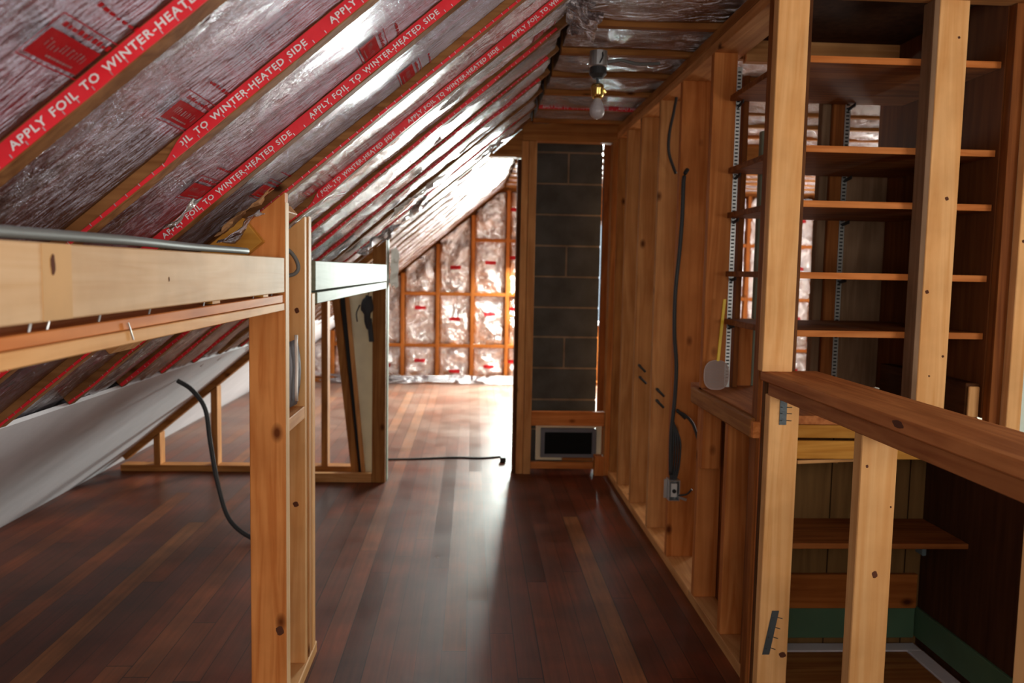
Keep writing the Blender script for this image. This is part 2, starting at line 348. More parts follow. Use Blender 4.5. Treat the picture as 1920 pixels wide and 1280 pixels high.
# ---- rafters and joists
for k, y in enumerate(YK):
    n = k-3     # 1 = first rafter seen
    p0 = Vector((XEAVE+.12, y+RT/2, roofz(XEAVE+.12))) + NUP*.080; p1 = Vector((XB, y+RT/2, ZC)) + NUP*.080 + UV_*.03
    if True: p0 = Vector((X0+.004, y+RT/2, roofz(X0+.004))) + NUP*.080
    bm = beambm(p0, p1, (0,RT/2,0), NUP*.080)
    o = obj('rafter', bm, wood('rafter', 'X'))
    # rafters come down to the foil plane
    for v in o.data.vertices: pass
    wh = ('%s roof rafter of the left slope from the camera end' % ORD[max(n-1,0)]) if n > 0 else '%s rafter above and behind the first one in view' % ORD[max(-n,0)]
    tag(o, wh, 'rafter', 'roof rafters on the left slope')
for k, y in enumerate(YK):
    n = k-3
    if y < 1.9 and n > 0 and False: continue
    b = (XB+.03, XR-.02, y, y+RT, ZC+.003, ZC+.14)
    lab = ('%s joist of the flat foil ceiling from the camera end' % ORD[max(n-1,0)]) if n > 0 else '%s flat ceiling joist above and behind the first in view' % ORD[max(-n,0)]
    lumber('ceiling_joist', b, 'brown', lab, 'joist', 'flat ceiling joists')

# ---- lettering built once
def text_bm(body, size):
    cu = bpy.data.curves.new('lettering', 'FONT'); cu.body = body; cu.size = size; cu.offset = size*.022; cu.resolution_u = 2; cu.space_character = 1.15; cu.space_word = 1.35
    o = bpy.data.objects.new('lettering', cu); C.objects.link(o)
    bpy.context.view_layer.update()
    me = bpy.data.meshes.new_from_object(o.evaluated_get(bpy.context.evaluated_depsgraph_get()))
    bpy.data.objects.remove(o); bpy.data.curves.remove(cu)
    co = [tuple(v.co) for v in me.vertices]; fa = [tuple(p.vertices) for p in me.polygons]; bpy.data.meshes.remove(me)
    return co, fa
TXT, TXF = text_bm('APPLY FOIL TO WINTER-HEATED SIDE', .0175)
TW = max(c[0] for c in TXT); TS = .372/TW
PITCH = .427

# ---- insulation batts
def fnoise(x, y, s): return noise.noise(Vector((x, y, s)))
class Batt:
    """surface of one batt: u along its length, v across (0..width). frame = (origin, U, V, N) with N pointing away from the room"""
    def __init__(s, o, U, V, N, lu, lv, sag, crum, seed, pinch=None, edge=1.0, aniso=(2.2, 9.0)):
        s.o, s.U, s.V, s.N = Vector(o), Vector(U), Vector(V), Vector(N); s.lu, s.lv, s.sag, s.crum, s.seed, s.pinch, s.edge, s.an = lu, lv, sag, crum, seed, pinch, edge, aniso
    def h(s, u, v):
        e = max(0, min(1, v/s.lv)); f = math.sin(math.pi*e)**.5 if 0 < e < 1 else 0
        if s.pinch:
            g = min(abs(u-q) for q in s.pinch); f *= min(1, g/.09)**.6
        a = fnoise(u*s.an[0], v*s.an[1], s.seed); b = fnoise(u*s.an[0]*3, v*s.an[1]*2.2, s.seed+9); c = 1-abs(fnoise(u*s.an[0]*1.6+3, v*s.an[1]*1.2, s.seed+5))*2
        return s.sag*f + s.crum*(.25+.75*f)*(a*.9+b*.45+c*.35)
    clip = None
    def p(s, u, v, lift=0):
        q = s.o + s.U*u + s.V*v + s.N*(s.h(u, v)-lift)
        if s.clip: q.z = min(q.z, s.clip(q.x))
        return q
    def mesh(s, res=.02, resu=None, thick=.08, clip=None, mat=FOIL, parent=None, name='foil_facing'):
        bm = bmesh.new(); uvl = bm.loops.layers.uv.new('UVMap'); nu = max(2, int(s.lu/(resu or res*1.6))); nv = max(2, int(s.lv/res))
        g = [[bm.verts.new(s.p(s.lu*i/nu, s.lv*j/nv)) for j in range(nv+1)] for i in range(nu+1)]
        idx = {}
        for i in range(nu+1):
            for j in range(nv+1): idx[g[i][j]] = (s.lu*i/nu, s.lv*j/nv)
        for i in range(nu):
            for j in range(nv):
                f = bm.faces.new((g[i][j], g[i+1][j], g[i+1][j+1], g[i][j+1])); f.smooth = True
        # back of the batt
        cs = [g[0][0], g[nu][0], g[nu][nv], g[0][nv]]
        bk = [bm.verts.new(c.co + s.N*thick) for c in cs]
        for b_, c in zip(bk, cs): idx[b_] = idx[c]
        bm.faces.new(bk[::-1])
        e0 = [g[i][0] for i in range(nu+1)]; e1 = [g[nu][j] for j in range(nv+1)]; e2 = [g[i][nv] for i in range(nu, -1, -1)]; e3 = [g[0][j] for j in range(nv, -1, -1)]
        for e, (a, b_) in zip((e0, e1, e2, e3), ((0,1),(1,2),(2,3),(3,0))):
            bm.faces.new([bk[a]] + e + [bk[b_]])
        for f in bm.faces:
            for l in f.loops: l[uvl].uv = idx[l.vert]
        return obj(name, bm, mat, parent)
def flange(o, U, W, N, w0, w1, u0, u1, start, parent, seed=0, ragged=False, mat=RED, only=None, lowcut=0):
    """red flange with its lettering stapled on a rafter side; U reading direction, W up the letters, N out of the flange"""
    bm = bmesh.new(); n = int((u1-u0)/.02); rows = []
    for i in range(n+1):
        u = u0+(u1-u0)*i/n; wv = .0016*fnoise(u*9, 1.3, seed) + (.007*fnoise(u*5, 7, seed) if ragged else 0)
        top = .0012 + .0010*fnoise(u*14, 3, seed) + (.002*abs(fnoise(u*9, 4, seed)) if ragged else 0)
        k_ = min(1, max(0, (u-lowcut)/.05+.5)); we = w0+wv + (.007+.003*fnoise(u*22, 5, seed))*(1-k_) + (w1-w0-wv)*k_ if lowcut else w1
        rows.append([bm.verts.new(o+U*u+W*a+N*z) for a, z in ((w0+wv, .0), (w0+wv, top), (we, top), (we, .0))])
    for a, b in zip(rows, rows[1:]):
        for j in range(4): bm.faces.new((a[j], b[j], b[(j+1)%4], a[(j+1)%4]))
    bm.faces.new(rows[0]); bm.faces.new(rows[-1][::-1])
    fl = obj('red_flange', bm, mat, parent); fl['label'] = 'red printed flange'
    u = start
    while u < u1:
        if u+.372 > u0+.02 and (only is None or u < only):
            bm = bmesh.new(); vs = [bm.verts.new(o+U*(u+c[0]*TS)+W*((w0+w1)/2-.0052+c[1]*TS*.86)+N*.0030) for c in TXT]
            for f in TXF:
                if all(max(u0, lowcut+.01 if lowcut else u0) < u+TXT[i][0]*TS < u1 for i in f):
                    try: bm.faces.new([vs[i] for i in f])
                    except ValueError: pass
            for v in [v for v in bm.verts if not v.link_faces]: bm.verts.remove(v)
            if bm.verts:
                t = obj('lettering', bm, WHT, fl); t['label'] = 'white lettering reading APPLY FOIL TO WINTER-HEATED SIDE'
            else: bm.free()
        u += PITCH
    bm = bmesh.new(); u = u0+.03
    while u < u1-.02:
        c = o+U*(u+random.uniform(-.006,.006))+W*(w0+.004)+N*.003
        beambm(c-W*.0028, c+W*.0028, U*.0007, N*.0006, bm, 0); u += .027
    st = obj('staple_row', bm, STAPLE, fl); st['label'] = 'row of steel staples along the flange edge'; st['kind'] = 'stuff'
    return fl
def stamp(bt, uc, vc, parent, du=.042, dv=.125, seed=0, mat=REDD):
    """red printed box with an illegible word inside and lines round it"""
    L_ = .0016
    def patch(bm, u0, u1, v0, v1):
        nu = max(1, int((u1-u0)/.008)); nv = max(1, int((v1-v0)/.008))
        g = [[bm.verts.new(bt.p(u0+(u1-u0)*i/nu, v0+(v1-v0)*j/nv, L_)) for j in range(nv+1)] for i in range(nu+1)]
        for i in range(nu):
            for j in range(nv): bm.faces.new((g[i][j], g[i+1][j], g[i+1][j+1], g[i][j+1]))
    bm = bmesh.new(); rnd = random.Random(seed)
    patch(bm, uc-du/2, uc+du/2, vc-dv/2, vc+dv/2)
    t = .0016; a, b_, c, d = uc-du*.66, uc+du*1.05, vc-dv*.56, vc+dv*.62
    patch(bm, a, a+t, c, d); patch(bm, b_-t, b_, c, d); patch(bm, a, b_, c, c+t)
    v = vc-dv*.42
    while v < vc+dv*.5:                        # faint printed line above the box
        w_ = rnd.uniform(.005,.011); patch(bm, uc+du*.68, uc+du*.68+rnd.uniform(.004,.008), v, v+w_); v += w_+rnd.uniform(.002,.006)
    v = vc-dv*.3
    while v < vc+dv*.7:
        w_ = rnd.uniform(.006,.015); patch(bm, uc+du*1.7, uc+du*1.7+rnd.uniform(.003,.007), v, v+w_); v += w_+rnd.uniform(.003,.008)
    s = obj('printed_stamp', bm, mat, parent); s['label'] = 'dark red printed box, its words too worn to read'
    bm = bmesh.new(); L_ = .0024; v = vc-dv*.36
    while v < vc+dv*.36:
        w_ = rnd.uniform(.004,.008); u_ = uc-du*.1+rnd.uniform(-.002,.002)
        patch(bm, u_, u_+rnd.uniform(.007,.013), v, v+.0016)
        if rnd.random() < .7: patch(bm, u_+rnd.choice((0,.005,.01)), u_+.012, v, v+w_*.6)
        v += w_+.003
    v = vc-dv*.2
    while v < vc+dv*.3:
        w_ = rnd.uniform(.003,.007); patch(bm, uc-du*.36, uc-du*.36+.003, v, v+w_); v += w_+.002
    obj('worn_print', bm, GREYINK, s)
    return s
GREYINK = plain('worn_grey_print', (.36,.22,.22), .4, .3)

ulen = (XB-X0)/CA
STARTX = {0: -.596, 1: -.584, 2: -.697, 3: -.62, 4: -.54, 5: -.60}
STAMPS = {0: [-.491], 1: [-.489], 2: [-.599, -.229], 3: [-.555, -.181], 4: [-.506], 5: [.215]}
for k in range(len(YK)-1):
    y = YK[k]+RT; n = k-3           # bay ends at rafter n (n=0 -> first seen rafter)
    wbay = .4-RT
    crum = .0045 if n < 3 else .006 if n < 5 else .010 if n < 8 else .018
    bt = Batt(Vector((X0-.05, y+.0005, roofz(X0-.05)))+NUP*(REC if n < 6 else .018 if n < 9 else .013), UV_, (0,1,0), NUP, ulen+.05/CA, wbay-.001, -.006 if n < 5 else -.014 if n < 9 else -.013, crum, k*1.7, aniso=(2.2, 10) if n < 5 else (3.4, 12))
    st = ', smooth, red stamp on it' if 0 <= n < 3 else ', wrinkled' if n < 7 else ', badly crumpled'
    lab = ('%s foil batt on the left slope from the camera end' % ORD[max(0,n)]) + st if n >= 0 else '%s foil batt above and behind the first one in view' % ORD[-n-1]
    t = thing('insulation_batt', lab, 'insulation', (X0, y, roofz(X0)), 'foil faced batts between the left rafters')
    bt.mesh(.02 if n < 8 else .018, mat=FOIL if n < 4 else FOIL2, parent=t)
    sx = STARTX.get(n, -.6+.13*((n*5)%3)); start = (sx+.010-X0)/CA
    start -= PITCH*math.ceil(start/PITCH)
    if n in (0,1,2,3,4,5,6,7,9):
        fo = Vector((X0, YK[k+1]-.0004, roofz(X0)))
        flange(fo, UV_, NUP, Vector((0,-1,0)), .001, {3:.008, 5:.013, 6:.010, 7:.012}.get(n, .0265 if n < 5 else .009), .01, (ulen-.03) if n != 3 else ulen*.98, start, t, n, ragged=n > 3, only=-9 if n == 3 or n > 4 else None, lowcut={1:(-.52-X0)/CA, 4:(-.50-X0)/CA}.get(n, 0))
    for xs in STAMPS.get(n, [-.9+.37*((n*3)%4)] if n < 9 else []): stamp(bt, (xs+REC*SA-X0+.05)/CA, wbay-.078, t, seed=n)

# ceiling foil
for k in range(len(YK)-1):
    y = YK[k]+RT; n = k-3; x0 = XB+.035
    bt = Batt((x0, y+.0005, ZC+.022), (1,0,0), (0,1,0), (0,0,1), XR-x0-.05, .4-RT-.001, -.012, .026, 50+k*2.3, aniso=(3.5, 6))
    bt_x1 = XR-.05
    lab = ('%s foil batt of the flat ceiling from the camera end' % ORD[n]) if n >= 0 else '%s ceiling foil batt above and behind the first in view' % ORD[-n-1]
    t = thing('insulation_batt', lab, 'insulation', (x0, y, ZC), 'foil faced batts between the ceiling joists')
    bt.mesh(.024, .045, mat=FOIL2, parent=t)
    if n in (9, 4): flange(Vector((x0, YK[k+1]-.0004, ZC)), Vector((1,0,0)), Vector((0,0,1)), Vector((0,-1,0)), .003, .027, .0, .95, .02, t, 70+n, ragged=True)

# ------------------------------------------------------------------ gable wall at the far end
YG = 9.46
def topz(x): return min(roofz(x), ZC)
gx = [.009+.393*k for k in range(-6, 12)]
for i, x in enumerate(gx):
    if .55 < x < 1.65: continue
    z1 = topz(x-.019)
    if z1 < .25: continue
    o = box('gable_stud', (x-.019, x+.019, YG-.09, YG, .04, z1-.01), wood('orange', 'Z'), None, .002)
    tag(o, ('%s orange brown upright of the foil lined end wall from the left eave' % ORD[i]), 'stud', 'uprights of the foil lined end wall')
zb = [.433, 1.02, 1.63]
c_ = 0
for i in range(len(gx)-1):
    xa, xb = gx[i]+.021, gx[i+1]-.021
    if xb > 2.0 and xa < .5: continue
    hz = topz(xa)
    win = (xb > .56 and xa < 1.66)
    if topz(xb) < .2: continue
    if win: xa, xb = (xa, min(xb, .55)) if xa < .5 else (max(xa, 1.68), xb)
    if xb-xa < .05: continue
    t = thing('insulation_batt', '%s foil batt of the far end wall counted from the left eave' % ORD[i], 'insulation', (xa, YG-.05, .04), 'foil faced batts in the end wall')
    bt = Batt((xb, YG-.05, .045), (0,0,1), (-1,0,0), (0,1,0), topz(xb)-.07, xb-xa, -.03, .036, 90+i*3.1, pinch=[z-.045 for z in zb]+[0], aniso=(6, 8))
    bt.clip = lambda x: topz(x)-.015
    bt.mesh(.022, .022, thick=.06, mat=FOIL3, parent=t)
    for z in (.18, .78, 1.36, 1.9):
        zz = z+.06*((i*7+int(z*10)) % 3 - 1)
        if zz < hz-.2:
            bm = bmesh.new(); g = [[bm.verts.new(bt.p(zz-.045+.019*a, (xb-xa)*.32+.024*b_, .004)) for b_ in range(6)] for a in range(3)]
            for a in range(2):
                for b_ in range(5): bm.faces.new((g[a][b_], g[a+1][b_], g[a+1][b_+1], g[a][b_+1]))
            obj('printed_stamp', bm, REDD, t)['label'] = 'small red printed box'
    for j, z in enumerate(zb):
        if z < topz(xa)-.1:
            o = box('blocking', (xa, xb, YG-.088, YG-.052, z-.019, z+.019), wood('orange', 'X'), None, .002)
            tag(o, '%s blocking in the %s end wall bay from the left eave' % (('lowest','middle','highest')[j], ORD[i]), 'blocking', 'blocking between the end wall uprights'); c_ += 1
lumber('bottom_plate', (-2.2, 4.5, YG-.1, YG, 0, .04), 'orange', 'bottom plate along the foot of the foil lined end wall', 'plate')
# crumpled foil along its foot
def crumple(name, c, U, V, lu, lv, amp, seed, label, mat=FOIL2, cat='foil', res=.018, freq=9):
    U, V = Vector(U).normalized(), Vector(V).normalized(); N = U.cross(V); bm = bmesh.new(); uvl = bm.loops.layers.uv.new('UVMap')
    nu, nv = max(3,int(lu/res)), max(3,int(lv/res)); g = []; idx = {}
    for i in range(nu+1):
        row = []
        for j in range(nv+1):
            u, v = lu*(i/nu-.5), lv*(j/nv-.5)
            q = Vector((u*freq, v*freq, seed)); d = noise.noise_vector(q)*.7+noise.noise_vector(q*2.3)*.4
            edge = 1+.5*noise.noise(Vector((math.atan2(v/lv, u/lu)*2.2, seed, 3)))
            p = Vector(c)+U*(u*edge+d.x*amp*.6)+V*(v*edge+d.y*amp*.6)+N*(d.z*amp*1.6)
            vv = bm.verts.new(p); idx[vv] = (u, v); row.append(vv)
        g.append(row)
    fs = []
    for i in range(nu):
        for j in range(nv): f = bm.faces.new((g[i][j], g[i+1][j], g[i+1][j+1], g[i][j+1])); fs.append(f)
    for f in fs:
        for l in f.loops: l[uvl].uv = idx[l.vert]
    o = obj(name, bm, mat); m = o.modifiers.new('thick', 'SOLIDIFY'); m.thickness = .0015
    return tag(o, label, cat)
crumple('loose_foil', (-.3, YG-.16, .055), (1,0,0), (0,.35,1), 2.6, .09, .03, 4, 'crumpled strip of loose foil lying along the foot of the far end wall', res=.025)

# ------------------------------------------------------------------ cross wall with the doorway
YW = 5.20
G_ = 'framing of the cross wall'
lumber('bottom_plate', (-2.18, -.60, YW, YW+.09, 0, .04), 'brown', 'bottom plate of the left cross partition, on the floor under the slope', 'plate')
bm = beambm(Vector((-2.16, YW+.045, roofz(-2.16)-.028)), Vector((-.60, YW+.045, roofz(-.60)-.028)), (0,.045,0), NUP*.019)
tag(obj('sloping_plate', bm, wood('brown', 'X')), 'sloping top plate of the left partition following the roof', 'plate')
for x, l in ((-1.955,'shortest stud of the left partition, nearest the eave'), (-1.60,'second stud of the left partition, a dark cable hanging beside it'), (-.915,'tall stud of the left partition seen under the greenish header')):
    lumber('partition_stud', (x-.02, x+.02, YW+.002, YW+.088, .04, 1), 'brown', l, 'stud', 'studs of the left partition', axis='Z', topf=lambda a, b: roofz(a)-.056)
# leaning boards
bm = beambm((-.835, YW-.075, 1.16), (-.705, YW-.075, .003), (.022,0,.003), (0,.035,0)); tag(obj('leaning_board', bm, wood('brown', 'Z')), 'brown board leaning beside the cream panel under the far header', 'board')
bm = beambm((-.765, YW-.075, 1.16), (-.655, YW-.075, .003), (.012,0,.002), (0,.03,0)); 
t = thing('leaning_plank', 'cream painted panel leaning behind the far left post, brown left edge', 'panel', (-.66, YW-.075, 0))
obj('edge_strip', bm, wood('tan','Z'), t)['label'] = 'bare brown edge strip'
bm = bmesh.new(); f = [(-.752, 1.16), (-.55, 1.16), (-.55, .003), (-.642, .003)]
va = [bm.verts.new((x, YW-.09, z)) for x, z in f]; vb = [bm.verts.new((x, YW-.062, z)) for x, z in f]
bm.faces.new(va); bm.faces.new(vb[::-1])
for i in range(4): bm.faces.new((va[i], vb[i], vb[(i+1)%4], va[(i+1)%4]))
obj('panel_face', bm, CREAM, t)
bm = beambm((-.797, YW-.06, 1.15), (-.683, YW-.06, .006), (.016,0,.002), (0,.01,0)); obj('gap_shade_strip', bm, BLACK, t)['label'] = 'black strip in place of the shaded gap along the edge'  # black strip stands in for the shade in the gap
# doorway right jamb and header
t = thing('door_jamb', 'rough double stud jamb on the right of the far doorway, beside the chimney', 'door jamb', (.33, YW, 0))
obj('stud', boxbm((.300,.342,YW,YW+.09,0,2.10)), wood('tan','Z'), t); obj('stud', boxbm((.344,.392,YW-.005,YW+.09,0,2.10)), wood('tan','Z'), t)
obj('edge_trim', boxbm((.276,.298,YW+.02,YW+.12,0,1.99)), wood('dark','Z'), t)['label'] = 'dark narrow edge trim'
lumber('door_head_strip', (.045, .30, YW+.0, YW+.09, 2.0, 2.02), 'tan', 'thin strip across the top of the far doorway', 'trim')
lumber('header', (.300, .975, YW, YW+.09, 2.102, 2.225), 'brown', 'header board above the chimney bay, under the ceiling foil', 'header')
bm = bmesh.new(); f = [(.125, 2.021), (.299, 2.021), (.299, roofz(.299)-.008)]
va = [bm.verts.new((x, YW, z)) for x, z in f]; vb = [bm.verts.new((x, YW+.07, z)) for x, z in f]
bm.faces.new(va); bm.faces.new(vb[::-1])
for i in range(3): bm.faces.new((va[i], vb[i], vb[(i+1)%3], va[(i+1)%3]))
tag(obj('gusset_board', bm, wood('brown','X')), 'small triangular board over the far doorway, fitted under the slope', 'board')
lumber('jamb_stud', (.862,.895,YW-.03,YW+.06,.0,2.10), 'brown', 'brown stud on the right of the chimney bay', 'stud', axis='Z')
lumber('dark_board', (.868,.955,YW+.35,YW+.39,0,2.19), 'dark', 'dark weathered board behind the right stud of the chimney bay', 'board', axis='Z')
lumber('rail_block', (.392,.862,YW,YW+.04,.315,.405), 'fir', 'short rail across the chimney bay above the air grille', 'rail', axis='X')
lumber('foot_rail', (.392,.80,YW,YW+.04,.035,.075), 'fir', 'low rail across the foot of the chimney bay', 'rail', axis='X')
lumber('foot_block', (.802,.860,YW-.04,YW+.04,.0,.125), 'fir', 'short block standing at the right foot of the chimney bay', 'block', axis='Z')
tag(box('light_blocking_panel', (.978, 1.37, YW+.0, YW+.02, 0, 1.985), wood('brown','Z'), None, .001), 'unseen brown board added right of the chimney, keeping window light off the shelves', 'panel')  # unseen board, added to keep the gable lamp off the shelf bay
lumber('cross_beam', (.96, 4.5, YW, YW+.09, 1.99, 2.10), 'brown', 'beam in the room behind the shelves, under the ceiling foil', 'beam')

# chimney
t = thing('chimney', 'dark concrete block chimney standing behind the rough framed bay', 'chimney', (.63, 5.8, 0))
cz = [0, .225, .43, .645, .856, 1.056, 1.262, 1.468, 1.674, 1.878, 2.083, 2.19]
bm = bmesh.new(); j = .006
for i in range(len(cz)-1):
    xs = [.405, .632, .858] if i % 3 == 0 or i == 9 else [.405, .858]
    for a, b_ in zip(xs, xs[1:]):
        boxbm((a+(j if a > .41 else 0), b_-(j if b_ < .85 else 0), 5.55, 5.98, cz[i]+j, cz[i+1]-j), .003, bm)
obj('concrete_blocks', bm, BLOCK, t)
obj('mortar', boxbm((.409,.854,5.5535,5.976,.0,2.19), 0), MORTAR, t)['label'] = 'pale mortar joints'
# grille
t = thing('air_grille', 'dark slatted air grille with grey and cream frame at the chimney foot', 'air grille', (.63, YW+.07, .08))
def frame(bm, x0, x1, z0, z1, y0, y1, tx, tz):
    for b in ((x0,x0+tx,y0,y1,z0,z1),(x1-tx,x1,y0,y1,z0,z1),(x0+tx,x1-tx,y0,y1,z0,z0+tz),(x0+tx,x1-tx,y0,y1,z1-tz,z1)): boxbm(b, .001, bm)
    return bm
obj('surround', frame(bmesh.new(), .430,.855,.078,.312, YW+.065, YW+.085, .03, .022), CREAM, t)['label'] = 'cream painted surround'
obj('grille_frame', frame(bmesh.new(), .460,.820,.098,.285, YW+.05, YW+.082, .026, .022), GREYP, t)
bm = bmesh.new()
for i in range(12): beambm((.484, YW+.068, .124+i*.0125), (.796, YW+.068, .124+i*.0125), (0,.006,.004), (0,-.0006,.0009), bm, 0)
obj('slats', bm, BLACK, t); obj('duct', boxbm((.486,.794,YW+.084,YW+.30,.12,.262), 0), BLACK, t)
lumber('block', (.60, .80, YW+.042, YW+.062, .078, .098), 'brown', 'small scrap of wood lying against the air grille', 'block', axis='X')

# ------------------------------------------------------------------ left framed wall
XL = -.505
def seats(name, b, tone, label, cat, **k): return lumber(name, b, tone, label, cat, **k)
lumber('header_beam', (XL-.038, XL, -.4, 2.268, 1.228, 1.322), 'palepine', 'pale header beam with a dark knot, running from the left edge to the near post', 'beam')
t = thing('header_rail', 'double rail under the pale header beam, nails bridging the gap', 'rail', (XL-.02, 1, 1.18))
def rb(z0f, z1f, x0, x1, y0, y1):
    bm = bmesh.new(); vs = []
    for z in (0,1):
        for (x, y) in ((x0,y0),(x1,y0),(x1,y1),(x0,y1)): vs.append(bm.verts.new((x, y, (z1f if z else z0f)(y))))
    fs = [bm.faces.new([vs[i] for i in q]) for q in ((3,2,1,0),(4,5,6,7),(0,1,5,4),(1,2,6,5),(2,3,7,6),(3,0,4,7))]
    bmesh.ops.bevel(bm, geom=list(bm.edges), offset=.0015, segments=1, affect='EDGES'); return bm
obj('upper_board', rb(lambda y: 1.201, lambda y: 1.217+.0045*(y-1), XL-.09, XL-.002, -.4, 2.268), wood('fir','Y'), t)['label'] = 'upper board with a knot and strong grain'
obj('lower_board', rb(lambda y: 1.180, lambda y: 1.200, XL-.09, XL, -.4, 2.268), wood('pine','Y'), t)
bm = bmesh.new()
for y, l in ((.99,.02),(1.03,.013),(1.17,.014),(1.35,.015),(1.62,.016),(1.98,.014),(2.16,.014)):
    tubebm([(XL-.012, y, 1.214), (XL-.010, y+.004, 1.214+l)], .0016, 6, bm, False)
tubebm([(XL+.001, 1.24, 1.212), (XL+.002, 1.255, 1.186)], .0012, 6, bm, False)
obj('nails', bm, STEEL, t)['label'] = 'bright nails bridging the gap'
for y in (1.66, 2.06): lumber('shim', (XL-.03, XL-.006, y, y+.05, 1.2215, 1.228), 'yellow', 'small wooden shim in the gap under the header beam, %s' % ('nearer the camera' if y < 1.8 else 'nearer the near post'), 'shim', 'shims under the header beam', axis='Y', bev=.0005)
# near post
lumber('near_post', (XL-.098, XL, 2.270, 2.310, 0, 1.5), 'firred', 'orange fir post on the left nearest the camera, knot near its foot', 'post', axis='Z', topf=lambda x, y: roofz(x)-.004)
q = [o for o in bpy.data.objects if o.name.startswith('near_post')][0]
box('edge_face', (XL+.0002, XL+.0022, 2.271, 2.309, .04, 1.47), wood('palepine', 'Z'), q, 0)['label'] = 'pale sawn edge'
q = [o for o in bpy.data.objects if o.name.startswith('header_beam')][0]
box('stained_patch', (XL+.0002, XL+.0009, 1.0, 1.072, 1.229, 1.321), plain('amber_stain', (.62,.35,.13), .7), q, 0)['label'] = 'darker amber stained patch'
# second post: stud and trim
t = thing('rear_post', 'pale post just behind the near left post, foil scrap stapled on it', 'post', (XL-.05, 2.62, 0))
obj('stud', boxbm((XL-.093, XL-.006, 2.565, 2.605, .04, 1.4), topf=lambda x, y: roofz(x)-.045), wood('pine','Z'), t)
obj('stud', boxbm((XL-.093, XL-.002, 2.607, 2.650, .04, 1.4), topf=lambda x, y: roofz(x)-.045), wood('tan','Z'), t)
obj('trim', boxbm((XL-.06, XL, 2.652, 2.70, .04, 1.215), .002), wood('pine','Z'), t)
lumber('bottom_plate', (XL-.093, XL, 1.95, 2.73, 0, .04), 'pine', 'short bottom plate under the two near left posts', 'plate', bev=.003)
bm = beambm(Vector((XL-.50, 2.40, roofz(XL-.50)-.022)), Vector((XL-.02, 2.40, roofz(XL-.02)-.022)), (0,.085,0), NUP*.016)
tag(obj('sloping_board', bm, wood('tan','X')), 'sloping cap board tying the two near left posts under the roof', 'board')
bm = beambm(Vector((XL-.34, 2.245, roofz(XL-.34)-.045)), Vector((XL-.075, 2.245, roofz(XL-.075)-.045)), (0,.018,0), NUP*.04)
tag(obj('sloping_block', bm, wood('yellow','X')), 'short yellow board lying along the slope just left of the near post', 'board')
lumber('blocking', (XL-.093, XL-.006, 2.312, 2.563, .83, .868), 'tan', 'horizontal block between the two near left posts', 'blocking', axis='Y')
# header of the far section
lumber('far_header_beam', (XL-.038, XL, 2.71, 4.955, 1.222, 1.318), 'pale', 'greenish header beam, window light in its colour, between the rear post and the far post', 'beam')  # greenish tone: window light put into the wood colour
lumber('far_header_rail', (XL-.09, XL-.002, 2.75, 4.955, 1.178, 1.216), 'pale', 'narrow greenish rail under the far header beam', 'rail')
t = thing('far_post', 'brown post at the left of the far doorway, pale strip on its edge', 'post', (XL-.05, 4.98, 0))
obj('stud', boxbm((XL-.083, XL-.003, 4.957, 4.997, 0, 1.4), topf=lambda x, y: roofz(x)-.012), wood('brown','Z'), t)
obj('edge_strip', boxbm((XL-.03, XL+.003, 4.999, 5.07, 0, 1.4), topf=lambda x, y: roofz(x)-.012), wood('pale','Z'), t)['label'] = 'pale greenish edge strip'
lumber('blocking', (XL-.5, XL-.085, 4.96, 4.998, .0, .055), 'tan', 'low board on the floor left of the far post', 'board', axis='X')
# black bag on far post
bm = bmesh.new(); bmesh.ops.create_icosphere(bm, subdivisions=3, radius=1)
for v in bm.verts:
    d = 1+.28*noise.noise(v.co*1.7); z = v.co.z
    v.co = Vector((XL-.105+v.co.x*.035*d*(1.1 if z > -.2 else .6), 4.90+v.co.y*.035*d, 1.05+z*.085*d-.02*(z < -.3)))
t = thing('hanging_bag', 'small dark cloth bag hanging on the far left post', 'bag', (XL-.105, 4.90, 1.14))
obj('bag_body', bm, BAG, t, smooth=True)
obj('cord', tubebm([(XL-.15,4.90,1.08),(XL-.17,4.90,1.03),(XL-.165,4.90,.98)], .004), BAG, t); obj('drape', beambm((XL-.10,4.935,1.0),(XL-.085,4.935,.86),(.014,0,0),(0,.012,0)), BAG, t)
obj('loop', tubebm([(XL-.105,4.91,1.12),(XL-.10,4.94,1.16),(XL-.07,4.952,1.17)], .003), BAG, t)

# foil scrap, cable loop, black bag-like reflector between posts
t = thing('foil_scrap', 'dark foil backed scrap bent round the rear post, bright edge', 'foil', (XL-.05, 2.55, .98))
def sheet(pts, thick, mat, name, parent, lab=None):
    bm = bmesh.new(); g = [[bm.verts.new(p) for p in row] for row in pts]; uvl = bm.loops.layers.uv.new('UVMap')
    for i in range(len(g)-1):
        for j in range(len(g[0])-1): bm.faces.new((g[i][j], g[i+1][j], g[i+1][j+1], g[i][j+1]))
    for f in bm.faces:
        for l in f.loops: l[uvl].uv = (l.vert.co.x+l.vert.co.y, l.vert.co.z)
    o = obj(name, bm, mat, parent, smooth=True)
    m = o.modifiers.new('t', 'SOLIDIFY'); m.thickness = thick
    if lab: o['label'] = lab
    return o
pts = [[(XL-.070+.045*s_+.012*math.sin(3*zz)*s_, 2.535-.06*math.sin(math.pi*s_)*.6, .86+.20*zz+.02*s_) for zz in [i/8 for i in range(9)]] for s_ in [i/6 for i in range(7)]]
sheet(pts, .0015, plain('dull_foil_back', (.20,.20,.22), .5, .3), 'dark_sheet', t)
pts = [[(XL-.022+.010*s_, 2.495-.004*math.sin(9*zz), .895+.20*zz) for zz in [i/8 for i in range(9)]] for s_ in [i/3 for i in range(4)]]
sheet(pts, .001, FOILB, 'bright_edge', t, 'bright crinkled foil edge')
